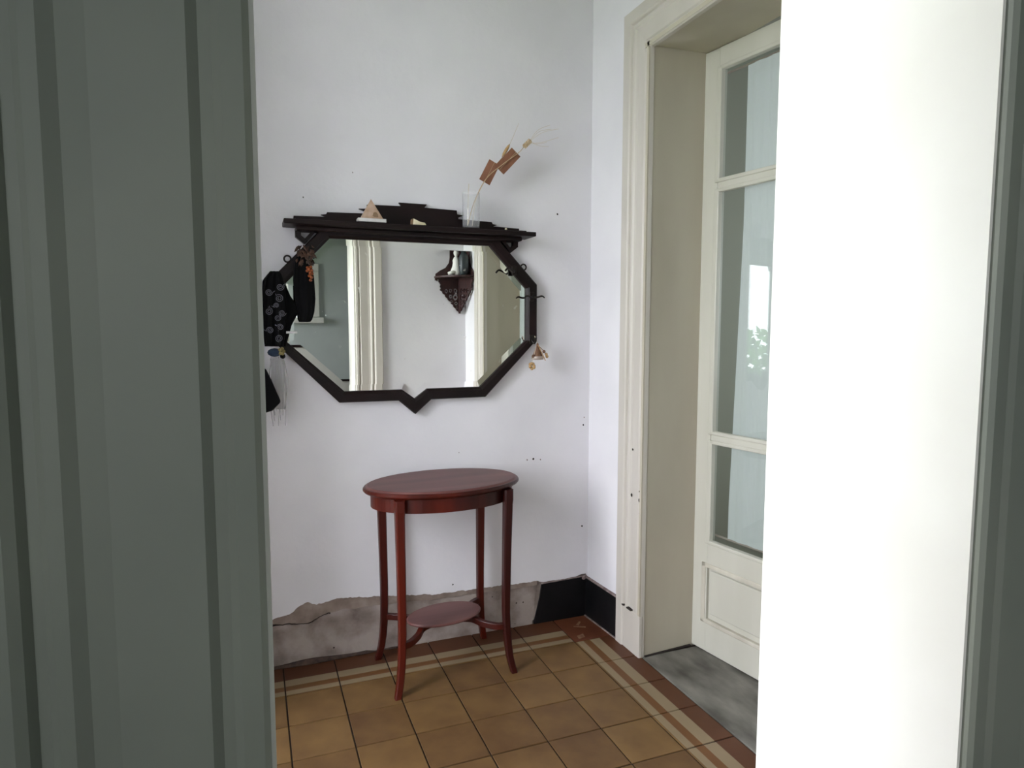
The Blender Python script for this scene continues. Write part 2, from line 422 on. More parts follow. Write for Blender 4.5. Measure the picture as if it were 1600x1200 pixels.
cp = [(x, .0045, rag2(x) - .001) for x in xs2 if -1.5 < x < -1.17]
MB().tube(cp, [.0012 + .0035 * max(0, .25 + mnoise.noise(Vector((p[0] * 16, 3, 8)))) for p in cp], 5).build('crack', M_gap, wb)
# lumpy render at the foot of the wall
v = []; NX = 110; NZ = 14
for j in range(NZ + 1):
    z = -.02 + j * .24 / NZ
    for i in range(NX + 1):
        x = -1.95 + i * (1.95 - .246 + (.0 if j > 2 else 0)) / NX
        y = .0125 + .0045 * mnoise.noise(Vector((x * 9, z * 14, .4))) - .004 * max(0, 1 - z / .05)
        v.append((x + (.02 * (1 - z / .2) * -1 if i == NX else 0), y, z))
f = [(j * (NX + 1) + i, j * (NX + 1) + i + 1, (j + 1) * (NX + 1) + i + 1, (j + 1) * (NX + 1) + i) for j in range(NZ) for i in range(NX)]
mk('bare_render', v, f, M_render2, wb, True)
# grime along the foot of the wall (a real dirt fillet)
mb = MB()
pts = [(-1.9 + k * 1.05 / 29, .003, .004) for k in range(30)]
mb.tube(pts, [max(.002, .011 + .010 * mnoise.noise(Vector((p[0] * 6, 0, 4))) - (.012 if p[0] > -1.0 else 0)) for p in pts], 6)
mb.build('dirt_line', M_dirt, wb)

# black skirting left in the corner
bb = st(MB().prism([(-.262, -.004), (.006, -.004), (.006, .19), (-.222, .187), (-.232, .12)], 'y', .004, .018).build('baseboard_back', M_black, None, .002), 'short broken length of black skirting on mirror wall')
MB().tube([(-.226, .003, .190), (-.15, .002, .192), (-.06, .003, .194), (.008, .002, .196)], .004, 6).build('mortar_edge', M_dust, bb)
MB().ball((-.008, -.002, .188), .009, 8, (1.2, .8, 1)).build('mortar_lump', M_dust, bb)
br = st(MB().prism([(WX0 - .006, .012), (WX1 - .010, -.265), (WX1 + .008, -.265), (WX0 + .012, .012)], 'z', -.004, .186).build('baseboard_right', M_black, None, .002), 'black skirting between corner and door casing')
MB().prism([(WX0 - .008, .002), (WX1 - .012, -.263), (WX1 + .006, -.263), (WX0 + .008, .002)], 'z', .1862, .194).build('mortar_edge', M_dust, br)
MB().prism([(WX0 - .012, .002), (WX1 - .016, -.265), (WX1 - .009, -.265), (WX0 - .005, .002)], 'z', -.002, .004).build('joint_line', M_dust, br)

# right wall
wr = MB()
wr.prism([(WX0, .02), (WX1, -.285), (WX1 + .0, DY0 + .012), (.335, DY0 + .03), (.335, .02)], 'z', 0, H)
wr.prism([(WX1, DY0 + .012), (WX1, DY1 - .012), (.335, DY1 - .012), (.335, DY0 + .03)], 'z', DTOP + .018, H)
wr.prism([(WX1, DY1 - .012), (WX1, FY0 - .02), (.335, FY0 - .02), (.335, DY1 - .03)], 'z', 0, H)
wr = st(wr.build('wall_right', MW), 'white wall around the tall glazed door')
MB().box(WX1 - .012, WX1 + .006, -2.02, -1.752, 0, .186).build('skirting', M_black, wr)

# door lining (reveal)
lin_ = MB()
lin_.prism([(.018, DY0), (.30, DY0 + .020), (.335, DY0 + .020), (.335, DY0 + .034), (.018, DY0 + .014)], 'z', -.01, DTOP + .016)
lin_.prism([(.018, DY1), (.30, DY1 - .020), (.335, DY1 - .020), (.335, DY1 - .034), (.018, DY1 - .014)], 'z', -.01, DTOP + .016)
lin_.prism([(.018, DTOP), (.30, DTOP + .016), (.335, DTOP + .016), (.335, DTOP + .034), (.018, DTOP + .016)], 'y', DY0 + .03, DY1 - .03)
st(lin_.build('trim_1', M_reveal), 'beige painted lining of the deep door recess')

# moulded casing swept round the opening
CW = 0.182
prof = [(0, .0), (0, .010), (.006, .016), (.050, .016), (.056, .013), (.060, .008), (.066, .008), (.070, .011), (.078, .011), (.086, .007), (.100, .006), (.150, .009), (.156, .005), (.163, .005), (.168, .010), (.180, .010), (.184, .006), (.184, -.006)]
def casing(name, M, path, outward, base, label, bottom=0.0):
    """path: three-leg inverted U given by function of offset w -> 4 corner points"""
    rings = []
    for w, p in prof:
        rings.append(path(w, p))
    v = [q for r_ in rings for q in r_]; k = len(rings[0])
    f = [(i * k + j, i * k + j + 1, (i + 1) * k + j + 1, (i + 1) * k + j) for i in range(len(rings) - 1) for j in range(k - 1)]
    return st(mk(name, v, f, M), label)
def path_r(w, p):
    y0 = DY0 + .184 - w; y1 = DY1 - .184 + w; zt = DTOP - .004 + .184 - w; x = WX1 + .004 - p * 1.45
    return [(x, y0, .0), (x, y0, zt), (x, y1, zt), (x, y1, .0)]
c1 = casing('trim_2', M_cream, path_r, None, None, 'cream moulded casing around the tall door')
for y0, y1 in ((DY0 + .186, DY0 - .0015), (DY1 - .186, DY1 + .0015)):
    pb = MB().box(WX1 - .013, WX1 + .004, min(y0, y1), max(y0, y1), -.004, .178).build('plinth_block', M_cream, c1, .003)
    s_ = 1 if y0 > y1 else -1
    for a, b_ in ((.028, .068), (.092, .128)):
        MB().box(WX1 - .018, WX1 - .004, min(y0 - s_ * a, y0 - s_ * b_), max(y0 - s_ * a, y0 - s_ * b_), .1785, .184).build('open_joint', M_gap, pb)

# marble threshold
st(MB().box(.036, .40, DY1 + .002, DY0 - .002, -.06, .002).build('trim_3', M_marble, None, .002), 'worn grey veined marble threshold')
MB().box(0, .26, 0, .008, 0, .006)
st(MB().prism([(.045, DY0 - .001), (.285, DY0 + .017), (.285, DY0 + .009), (.045, DY0 - .009)], 'z', .001, .007).build('trim_4', M_gap), 'black grime at foot of the door lining')

# small nail holes and chips where the photograph shows them
def chip(name, c, axis, r, M, parent):
    mb = MB(); pl = []
    for k in range(7):
        a = k * 2 * PI / 7; q = r * random.uniform(.7, 1.3); pl.append((q * math.cos(a), q * math.sin(a) * 1.3))
    if axis == 'y': mb.prism([(c[0] + a, c[2] + b_) for a, b_ in pl], 'y', c[1] - .0006, c[1] + .002)
    else: mb.prism([(c[1] + a, c[2] + b_) for a, b_ in pl], 'x', c[0] - .0006, c[0] + .002)
    return mb.build(name, M, parent)
for x, z, r_ in ((-1.240, 1.872, .0028), (-.158, 1.873, .0040), (-.652, .246, .0035), (-.02, .44, .004), (-.62, .83, .002), (-.30, .775, .003), (-.27, .777, .004), (-.235, .773, .003), (-1.05, 1.98, .002), (-.018, .92, .0035), (-.014, .955, .0025)):
    chip('nail_hole', (x, 0, z), 'y', r_, M_dust if r_ < .0032 and x > -1.2 else M_gap, wb)
for y, z, r_ in ((-.368, .865, .0035), (-.366, .672, .0050), (-.425, .662, .0055), (-.425, .70, .0025), (-.430, .61, .0025), (-.425, .08, .005), (-.430, .035, .006)):
    chip('paint_chip', (WX1 - .0085, y, z), 'x', r_, M_gap, c1)

# ceiling, hall entrance wall, added shading pier, partition
st(MB().box(-3.5, 2.5, -4.9, .3, H, H + .15).build('ceiling', M_ceil), 'white ceiling')
def wall_with_hole(axis, a, b, u0, u1, z0, z1, h, mname, M, label):
    """slab between a and b on axis with a rectangular hole u0..u1, z0..z1; h=(umin,umax)"""
    mb = MB()
    for (p, q, r_, s_) in ((h[0], u0, 0, H), (u1, h[1], 0, H), (u0, u1, z1, H), (u0, u1, 0, z0)):
        if q - p < 1e-4 or s_ - r_ < 1e-4: continue
        if axis == 'x': mb.box(a, b, p, q, r_, s_)
        else: mb.box(p, q, a, b, r_, s_)
    return st(mb.build(mname, M), label)
wall_with_hole('x', XL - .2, XL, ENT[0], ENT[1], EZ, ENT[2], (-2.35, .02), 'wall_left', MW, 'white wall with a wide opening to the garden')
st(MB().box(-1.86, -1.74, -.535, .0, 0, H).build('wall_shade_pier', MW, None, .004), 'unseen white wall pier, added to shade the wall beside the coats')  # out of view, added to darken the left end of the mirror wall
mbp = MB().box(-3.3, NX0 - .012, FY1, FY0, 0, H).box(NX1 + .012, .335, FY1, FY0, 0, H).box(NX0 - .012, NX1 + .012, FY1, FY0, 2.4, H)
st(mbp.build('wall_front', MW), 'partition wall with the doorway facing the mirror')
# lining + casings of that doorway
ln = MB().box(NX0 - .013, NX0 - .001, FY1 - .005, FY0 + .005, 0, 2.4).box(NX1, NX1 + .013, FY1 - .005, FY0 + .005, 0, 2.4).box(NX0 - .001, NX1, FY1 - .005, FY0 + .005, 2.385, 2.4)
st(ln.build('trim_5', M_nearwhite), 'white lining of the doorway facing the mirror')
def path_f(w, p):
    x0 = NX0 - .195 + w; x1 = NX1 + .195 - w; zt = 2.385 + .195 - w; y = FY0 + p * 1.4
    return [(x0, y, 0), (x0, y, zt), (x1, y, zt), (x1, y, 0)]
casing('trim_6', M_cream, path_f, None, None, 'white moulded casing on hall side, seen in the mirror')
def path_n(w, p):
    x0 = NX0 - .188 + w; x1 = NX1 + .188 - w; zt = 2.389 + .184 - w; y = FY1 - .006 - p
    return [(x0, y, 0), (x0, y, zt), (x1, y, zt), (x1, y, 0)]
casing('trim_7', M_greygreen, path_n, None, None, 'grey green casing of the doorway beside the viewer')

st(MB().box(NX0 - .01, NX1 + .01, FY1 - .05, FY0 - .02, -.05, .001).build('trim_9', M_marble), 'stone sill under the doorway facing the mirror')
# photographer's room
st(MB().box(-3.3, .335, YN, FY1 - .05, -.15, -.001).build('floor_room', mat('dark_boards', (104, 74, 50), 0.5, (84, 58, 40), 5, stretch=(6, 1, 1))), 'brown floor of the adjoining room')
wall_with_hole('y', YN - .22, YN, WIN[0], WIN[1], WIN[2], WIN[3], (-3.3, .335), 'wall_room_back', M_nearwall, 'grey green wall with the window, seen in the mirror')
wall_with_hole('x', XL - .2, XL, LWN[0], LWN[1], LWN[2], LWN[3], (YN - .22, -2.35), 'wall_room_left', M_nearwall, 'grey wall of the adjoining room with an added, unseen side window')
st(MB().box(.20, .335, YN, FY1, 0, H).build('wall_room_right', M_nearwall), 'grey wall of the adjoining room beside the partition')
dd = st(MB().box(XL, .20, YN + .001, YN + .016, 0, .79).build('trim_8', M_nearwhite), 'pale dado under the window wall')
MB().box(XL, .20, YN + .001, YN + .03, .79, .812).build('dado_rail', M_frame, dd)
wn = MB()
wf = empty('window_1'); st(wf, 'white framed window of the adjoining room, seen in the mirror')
x0, x1, z0, z1 = WIN
t = .075
MB().box(x0 - .02, x0 + .02, YN - .12, YN + .03, z0, z1).box(x1 - .02, x1 + t, YN - .12, YN + .03, z0, z1).box(x0 - .02, x1 + t, YN - .12, YN + .03, z1 - .02, z1 + .07).build('window_frame', M_nearwhite, wf, .006)
MB().box(x0, x0 + .05, YN - .11, YN - .07, z0, z1).box(x1 - .05, x1, YN - .11, YN - .07, z0, z1).box(x0, x1, YN - .11, YN - .07, z0, z0 + .05).box(x0, x1, YN - .11, YN - .07, z1 - .05, z1).box((x0 + x1) / 2 - .03, (x0 + x1) / 2 + .03, YN - .11, YN - .07, z0, z1).build('sash', M_nearwhite, wf, .004)
for a, b_ in ((x0 + .05, (x0 + x1) / 2 - .03), ((x0 + x1) / 2 + .03, x1 - .05)):
    MB().box(a, b_, YN - .092, YN - .088, z0 + .05, z1 - .05).build('pane', M_glass, wf)
MB().box(x0 - .12, x1 + .115, YN - .1, YN + .07, z0 - .065, z0 - .005).build('window_sill', M_nearwhite, wf, .008)

# room behind the glazed door
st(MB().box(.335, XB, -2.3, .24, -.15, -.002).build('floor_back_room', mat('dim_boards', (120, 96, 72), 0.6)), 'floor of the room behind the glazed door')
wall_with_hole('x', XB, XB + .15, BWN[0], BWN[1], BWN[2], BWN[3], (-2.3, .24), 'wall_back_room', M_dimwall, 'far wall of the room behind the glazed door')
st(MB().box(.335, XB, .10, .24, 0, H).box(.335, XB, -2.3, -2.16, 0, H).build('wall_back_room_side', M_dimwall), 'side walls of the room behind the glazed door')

# garden outside the entrance
st(MB().box(-14, XL - .2, -9, 7, -.4, -.15).build('ground', M_grass), 'garden ground outside the entrance')
for k, (sx_, sy_, r_) in enumerate(((-6.6, -3.9, 0.95), (-7.0, -1.6, 1.15), (-6.6, -6.0, 0.95))):
    sh = empty('garden_shrub', (sx_, sy_, -.15))
    tag(sh, ['leafy green garden shrub outside the entrance, between two others', 'tallest leafy green garden shrub outside the entrance', 'leafy green garden shrub furthest along from the entrance'][k], 'shrub', 'shrubs outside the entrance')
    mb = MB()
    for q in range(900):
        d = Vector((random.gauss(0, 1), random.gauss(0, 1), random.gauss(0, 1))).normalized() * r_ * (.55 + .45 * random.random())
        c = Vector((0, 0, .75 * r_ + .1)) + Vector((d.x, d.y, d.z * .75))
        a = Vector((random.gauss(0, 1), random.gauss(0, 1), random.gauss(0, .6))).normalized() * .09; b2 = a.cross(Vector((random.random(), random.random(), random.random()))).normalized() * .045
        mb.add([c - a, c - b2, c + a, c + b2], [(0, 1, 2, 3)])
    fo = mb.build('foliage', M_leafgreen, sh); fo['kind'] = 'stuff'
    MB().tube([(0, 0, 0), (.03, .02, .4), (0, .05, .9)], [.05, .04, .02], 8).build('stem', M_bark, sh)

# ------------------------------------------------------------------ glazed door leaves
def door_leaf(name, hinge, rz, flip, label):
    """local x runs along the leaf from the hinge, local +y*flip faces the hall, z up"""
    d = st(empty(name, hinge, rz), label)
    LW = .56; y0, y1 = 0.0, -.042 * flip            # front face at y=0
    def bx(u0, u1, z0, z1, ya=y0, yb=y1): return MB().box(u0, u1, min(ya, yb), max(ya, yb), z0, z1)
    bx(0, .078, .006, 2.468).build('stile', M_door, d, .002)
    bx(LW - .078, LW, .006, 2.468).build('stile', M_door, d, .002)
    gl0, gl1 = .078, LW - .078
    bx(gl0, gl1, 2.392, 2.468).build('top_rail', M_door, d, .001)
    bx(gl0, gl1, .387, .476).build('lock_rail', M_door, d, .001)
    bx(gl0, gl1, .006, .127).build('bottom_rail', M_door, d, .001)
    for a, b_ in ((1.919, 1.953), (.903, .937)):
        bx(gl0, gl1, a, b_, y0, y1).build('glazing_bar', M_door, d, .006)
    # panes with a bolection moulding round each
    for z0, z1 in ((1.953, 2.392), (.937, 1.919), (.476, .903)):
        pn = bx(gl0, gl1, z0, z1, -.019 * flip, -.023 * flip).build('pane', M_glass, d)
        for (u0, u1, a, b_) in ((gl0 - .012, gl0 + .013, z0 - .006, z1 + .006), (gl1 - .013, gl1 + .012, z0 - .006, z1 + .006), (gl0, gl1, z0 - .006, z0 + .010), (gl0, gl1, z1 - .010, z1 + .006)):
            bx(u0, u1, a, b_, .005 * flip, -.018 * flip).build('glazing_bead', M_door, pn, .004)
    # sunk lower panel with raised field
    bx(gl0 - .03, gl1 + .03, .127, .387, -.014 * flip, -.03 * flip).build('lower_panel', M_door, d)
    bx(gl0 - .0, gl1 + .0, .12, .395, -.014 * flip, -.03 * flip)
    pf = bx(gl0 + .012, gl1 - .012, .170, .358, -.004 * flip, -.02 * flip).build('raised_field', M_door, d, .005)
    for (u0, u1, a, b_) in ((gl0 - .028, gl0 - .006, .127, .387), (gl1 + .006, gl1 + .028, .127, .387), (gl0 - .028, gl1 + .028, .127, .146), (gl0 - .028, gl1 + .028, .368, .387)):
        bx(u0, u1, a, b_, .004 * flip, -.016 * flip).build('panel_moulding', M_groove, pf, .004)
    return d
ang = math.atan2(-.988, .1516)
d1 = door_leaf('door_1', (.297, -.426, 0), ang, -1, 'cream glazed door leaf standing slightly ajar, hinged near mirror wall')
ang2 = math.atan2(.988, .1516)
d2 = door_leaf('door_2', (.297, -1.596, 0), ang2, 1, 'cream glazed door leaf hinged away from mirror wall')

def curtain(name, hinge, rz, flip, label):
    o = empty(name, hinge, rz); tag(o, label, 'curtain', None)
    v = []; NU, NZ = 60, 24
    for j in range(NZ + 1):
        t = j / NZ; z = .50 + t * 1.88
        u0 = .137 + .033 * min(1, max(0, (t - .08) / .6)); u1 = .465
        for i in range(NU + 1):
            s_ = i / NU; u = u0 + (u1 - u0) * s_
            y = (-.052 - .0025 * math.sin(s_ * 26 + .6 * math.sin(t * 3)) - .001 * math.sin(s_ * 71 + t)) * flip
            v.append((u, y, z))
    f = [(j * (NU + 1) + i, j * (NU + 1) + i + 1, (j + 1) * (NU + 1) + i + 1, (j + 1) * (NU + 1) + i) for j in range(NZ) for i in range(NU)]
    mk('fabric', v, f, M_curtain, o, True)
    for z in (2.385, .495):
        MB().tube([(.06, -.058 * flip, z), (.50, -.058 * flip, z)], .005, 8).build('curtain_rod', M_tin, o)
    return o
curtain('net_curtain', (.297, -.426, 0), ang, -1, 'pale net curtain behind the ajar glazed leaf')
curtain('net_curtain', (.297, -1.596, 0), ang2, 1, 'pale net curtain behind the glazed leaf away from mirror wall')

# ------------------------------------------------------------------ mirror with coat hooks and shelf
CX = -.817
wm = empty('wall_mirror', (CX, 0, 1.35))
tag(wm, 'octagonal wall mirror in a dark wooden frame with shelf and coat hooks', 'mirror')
ZO = 1.35
OUT = [(-.36, 1.752), (.36, 1.752), (.547, 1.557), (.547, 1.316), (.307, 1.072), (.068, 1.071), (0, 1.012), (-.068, 1.071), (-.307, 1.072), (-.547, 1.316), (-.547, 1.557)]
INN = [(-.33, 1.717), (.33, 1.717), (.497, 1.54), (.497, 1.313), (.285, 1.115), (.053, 1.115), (0, 1.076), (-.053, 1.115), (-.285, 1.115), (-.497, 1.313), (-.497, 1.54)]
OUT = [(x, z - ZO) for x, z in OUT]; INN = [(x, z - ZO) for x, z in INN]
N = len(OUT)
for i in range(N):
    j = (i + 1) % N
    o0, o1, i0, i1 = OUT[i], OUT[j], INN[i], INN[j]
    lerp = lambda a, b, t: (a[0] + (b[0] - a[0]) * t, a[1] + (b[1] - a[1]) * t)
    rings = []
    sect = [(0, -.003), (0, -.034), (.10, -.040), (.74, -.040), (.84, -.034), (1.0, -.027), (1.0, -.003)]
    for (a, b_) in ((o0, i0), (o1, i1)):
        rings.append([(lerp(a, b_, t)[0], y, lerp(a, b_, t)[1]) for t, y in sect])
    MB().loft(rings).build('frame_rail', M_frame, wm)
# glass with bevelled rim
def inset(poly, d):
    out = []; n = len(poly)
    for i in range(n):
        p0, p1, p2 = (Vector(poly[i - 1]), Vector(poly[i]), Vector(poly[(i + 1) % n]))
        e0 = (p1 - p0).normalized(); e1 = (p2 - p1).normalized()
        n0 = Vector((e0.y, -e0.x)); n1 = Vector((e1.y, -e1.x))
        b = (n0 + n1).normalized(); k = d / max(.35, b.dot(n0))
        out.append(tuple(p1 + b * k))
    return out
rim = inset(INN, -.003); flat = inset(INN, .026)
v = [(x, -.0199, z) for x, z in rim] + [(x, -.0215, z) for x, z in flat] + [(x, -.010, z) for x, z in rim]
f = [(i, (i + 1) % N, N + (i + 1) % N, N + i) for i in range(N)] + [(i, 2 * N + i, 2 * N + (i + 1) % N, (i + 1) % N) for i in range(N)]
f += [tuple(N + i for i in range(N)), tuple(2 * N + i for i in range(N))[::-1]]
mk('mirror_glass', v, f, M_mirror, wm)
# shelf, cornice, brackets, stepped crest
sh = MB().box(-.503, .503, -.128, -.002, 1.752 - ZO, 1.770 - ZO).build('shelf_board', M_frame, wm, .003)
MB().prism([(-.462, 1.770 - ZO), (.462, 1.770 - ZO), (.462, 1.774 - ZO), (-.462, 1.774 - ZO)], 'y', -.118, -.002).build('shelf_inlay', M_frame, sh)
MB().box(-.458, .458, -.082, -.002, 1.736 - ZO, 1.752 - ZO).build('cornice', M_frame, sh, .004)
for s_ in (-1, 1):
    p = [(.458, 1.737), (.458, 1.716), (.424, 1.690), (.412, 1.702), (.437, 1.722), (.437, 1.737)]
    MB().prism([(s_ * a, z - ZO) for a, z in p], 'y', -.034, -.006).build('bracket', M_frame, wm, .001)
    MB().prism([(s_ * a, z - ZO) for a, z in ((.37, 1.752), (.424, 1.690), (.434, 1.699), (.40, 1.737), (.40, 1.752))], 'y', -.032, -.004).build('bracket_stay', M_frame, wm)
right = [(.058, 1.8735), (.048, 1.860), (.185, 1.857), (.187, 1.841), (.218, 1.839), (.192, 1.829), (.192, 1.822), (.34, 1.818), (.344, 1.810), (.364, 1.807), (.346, 1.800), (.465, 1.797), (.469, 1.770)]
crest = right + [(-x, z) for x, z in right[::-1]]
MB().prism([(x + .004, z - ZO) for x, z in crest], 'y', -.016, -.003).build('crest_board', M_frame, wm)
# hanging rings and coat hooks
def hook(dx, z, kind, parent=wm):
    h = MB().box(dx - .011, dx + .011, -.0435, -.039, z - ZO - .020, z - ZO + .020).build('hook_plate', M_iron, parent, .002)
    if kind == 'double':
        for s_ in (-1, 1):
            MB().tube(spline([(dx, -.042, z - ZO), (dx + s_ * .012, -.062, z - ZO - .004), (dx + s_ * .034, -.072, z - ZO + .001), (dx + s_ * .047, -.072, z - ZO - .006)], 5), [.0042] * 11 + [.004, .0036, .0034, .003, .0024], 7).build('prong', M_iron, h)
    elif kind == 'left':
        MB().tube(spline([(dx, -.042, z - ZO), (dx - .012, -.064, z - ZO - .008), (dx - .040, -.078, z - ZO + .006), (dx - .056, -.078, z - ZO - .006)], 5), .0042, 7).build('prong', M_iron, h)
    else:
        MB().tube(spline([(dx, -.042, z - ZO), (dx, -.066, z - ZO - .016), (dx, -.084, z - ZO - .006), (dx, -.088, z - ZO + .010)], 5), .0042, 7).build('prong', M_iron, h)
hook(.437, 1.615, 'left'); hook(.520, 1.505, 'double'); hook(.520, 1.318, 'front')
hook(-.437, 1.640, 'front'); hook(-.520, 1.555, 'front'); hook(-.520, 1.318, 'front')
for s_ in (-1, 1):
    mb = MB(); c = (s_ * .488, -.022, 1.632 - ZO)
    mb.tube([(c[0] + .0125 * math.cos(a * PI / 9), c[1], c[2] + .0125 * math.sin(a * PI / 9)) for a in range(19)], .0034, 6, False)
    mb.build('hanging_ring', M_iron, wm)

# ------------------------------------------------------------------ things on the mirror's shelf
SZ = 1.7745
vx, vy = -.589, -.088
vs = empty('glass_vase', (vx, vy, SZ)); tag(vs, 'tall clear glass cylinder vase on the mirror shelf', 'vase')
v = []; n = 32
profv = [(.0345, 0), (.0355, .002), (.0365, .143), (.0355, .1445), (.0345, .143), (.0335, .012), (.0001, .010)]
MB().lathe(profv, n=n).build('glass_body', M_vase, vs, 0, True)

def stalk(name, pts, rad, M, label, cat='stalk'):
    o = empty(name, pts[0]); tag(o, label, cat, None)
    P = spline(pts, 8); L = Vector(pts[0])
    MB().tube([p - L for p in P], [rad[0] + (rad[1] - rad[0]) * i / (len(P) - 1) for i in range(len(P))], 6).build('stem', M, o)
    return o, L
zb = SZ + .0125
o, L = stalk('dry_stick', [(-.606, -.095, zb), (-.604, -.095, 1.86), (-.600, -.095, 1.953)], (.0016, .0012), M_awn, 'short straight pale stick standing in the glass vase', 'stick')
o, L = stalk('wheat_stalk', [(-.603, -.084, zb), (-.575, -.093, 1.885), (-.530, -.106, 1.975), (-.462, -.108, 2.036), (-.388, -.107, 2.092), (-.362, -.103, 2.119)], (.0018, .0013), M_straw, 'bent dried wheat stalk with long awns leaning from the vase')
mb = MB(); a0 = Vector((-.364, -.103, 2.117)) - L; a1 = Vector((-.330, -.103, 2.151)) - L
mb.tube([a0 + (a1 - a0) * t for t in (0, .15, .4, .7, .9, 1)], [.002, .0055, .0068, .006, .0045, .0015], 8)
for k in range(14):
    t = .1 + .85 * k / 14; c = a0 + (a1 - a0) * t; s_ = 1 if k % 2 else -1
    mb.ball(c + Vector((s_ * .004, .002 * (k % 3 - 1), -s_ * .004)), .0042, 6, (1, .8, 1.3))
mb.build('grain_head', M_straw, o, 0, True)
for k, tip in enumerate(((-.216, 2.200), (-.212, 2.168), (-.245, 2.219), (-.255, 2.150), (-.228, 2.21), (-.235, 2.14))):
    st0 = a0 + (a1 - a0) * (.4 + .1 * k); e = Vector((tip[0], -.103 + .012 * (k - 2.5), tip[1])) - L
    mid = (st0 + e) / 2 + Vector((-.006, 0, .014 if k % 2 == 0 else -.008))
    MB().tube(spline([st0, mid, e], 6), [.0007] * 13, 4).build('awn', M_awn, o)
o, L = stalk('grass_stalk', [(-.580, -.074, zb), (-.562, -.080, 1.90), (-.510, -.089, 2.00), (-.452, -.090, 2.075), (-.420, -.090, 2.128), (-.398, -.090, 2.175), (-.379, -.090, 2.218)], (.0016, .0006), M_awn, 'thin dried grass stalk with a brown husk leaning from the vase')
a0 = Vector((-.455, -.0905, 2.072)) - L; a1 = Vector((-.420, -.0905, 2.128)) - L
MB().tube([a0 + (a1 - a0) * t for t in (0, .25, .6, .85, 1)], [.001, .006, .007, .005, .001], 8).build('husk', M_shell, o, 0, True)

def card(c, d, ln, wd, tilt, label):
    o = empty('veneer_card', c); tag(o, label, 'card', None)
    d = Vector((d[0], 0, d[1])).normalized(); w = Vector((-d.z, 0, d.x)); yv = Vector((0, 1, 0)) + d * tilt; 
    v = []
    for y in (-.0012, .0012):
        for a, b_ in ((-1, -1), (1, -1), (1, 1), (-1, 1)):
            v.append(d * a * ln / 2 + w * b_ * wd / 2 + Vector((0, y + tilt * b_ * wd / 2, 0)))
    mk('sheet', v, [(0, 1, 2, 3), (7, 6, 5, 4), (0, 4, 5, 1), (1, 5, 6, 2), (2, 6, 7, 3), (3, 7, 4, 0)], M_card, o)
    MB().tube([-d * ln * .5 + Vector((0, -.002, 0)), d * ln * .5 + Vector((0, -.002, 0))], .0008, 4).build('crease_line', M_straw, o)
    return o
card((-.511, -.0955, 2.006), (.047, .089), .094, .048, .12, 'lower brown veneer card on the dried stalks above the vase')
card((-.432, -.0985, 2.057), (.074, .078), .108, .050, .12, 'upper brown veneer card on the dried stalks, nearer the wheat head')

py = empty('stone_pyramid', (-.997, -.100, SZ)); tag(py, 'small banded stone pyramid on a pale slab, on the mirror shelf', 'ornament')
MB().box(-.054, .054, -.024, .024, 0, .0135).build('slab_base', M_slab, py, .0015)
b = .042; 
mk('pyramid', [(-b, -.020, .0135), (b, -.020, .0135), (b, .020, .0135), (-b, .020, .0135), (0, 0, .090)], [(3, 2, 1, 0), (0, 1, 4), (1, 2, 4), (2, 3, 4), (3, 0, 4)], M_pyr, py)
MB().prism([(.002, .022), (.006, .036), (.016, .038), (.022, .030), (.024, .020), (.014, .018)], 'y', -.0185, -.014).build('carved_relief', M_pyr2, py)
we = empty('carved_box', (-.812, -.100, SZ)); tag(we, 'tiny ivory carved block on mirror shelf between pyramid and vase', 'ornament')
MB().prism([(-.024, 0), (.030, 0), (.024, .010), (.006, .012), (-.022, .024)], 'y', -.012, .012).build('body', M_ivory, we, .001)
MB().prism([(-.030, 0), (-.024, 0), (-.022, .024), (-.028, .022)], 'y', -.012, .012).build('end_cap', M_pyr2, we)
ts = empty('pebble', (-.440, -.10, SZ)); tag(ts, 'tiny pale pebble on mirror shelf beyond the vase', 'pebble')
MB().ball((0, 0, .005), .0055, 8, (1, .8, .9)).build('stone_body', M_ivory, ts, 0, True)

# ------------------------------------------------------------------ hanging clothes and trinkets
def cloth(name, rows, M, label, cat, yb=-.062, th=.022, folds=3, amp=.007):
    """rows: (z, xl, xr) from top to bottom; a soft folded hanging cloth with thickness"""
    z0 = rows[-1][0]; xc = sum(r_[1] + r_[2] for r_ in rows) / (2 * len(rows))
    o = empty(name, (xc, yb, z0)); tag(o, label, cat)
    NU = 26; NZ = 30; zs = [rows[0][0] + (rows[-1][0] - rows[0][0]) * j / NZ for j in range(NZ + 1)]
    tl = [(-r_[0], r_[1]) for r_ in rows]; tr = [(-r_[0], r_[2]) for r_ in rows]
    v = []; rings = []
    for j, z in enumerate(zs):
        xl, xr = interp(tl, -z), interp(tr, -z); ring = []
        for i in range(NU + 1):
            s_ = i / NU; prof_ = math.sqrt(max(0, 1 - (2 * s_ - 1) ** 4))
            y = -th * prof_ - amp * math.sin(s_ * folds * 2 * PI + j * .05) * prof_
            ring.append((xl + (xr - xl) * s_ - xc, y, z - z0))
        for i in range(NU - 1, 0, -1):
            s_ = i / NU; ring.append((xl + (xr - xl) * s_ - xc, .002, z - z0))
        rings.append(ring)
    MB().loft(rings).build('fabric', M, o, 0, True)
    return o, Vector((xc, yb, z0))
sc, L = cloth('patterned_scarf', [(1.578, -1.372, -1.336), (1.545, -1.398, -1.322), (1.50, -1.402, -1.318), (1.42, -1.405, -1.316), (1.36, -1.402, -1.322), (1.30, -1.398, -1.330)], M_cloth, 'black scarf printed with grey swirls hanging on the mirror frame', 'scarf', -.085, .020, 3, .005)
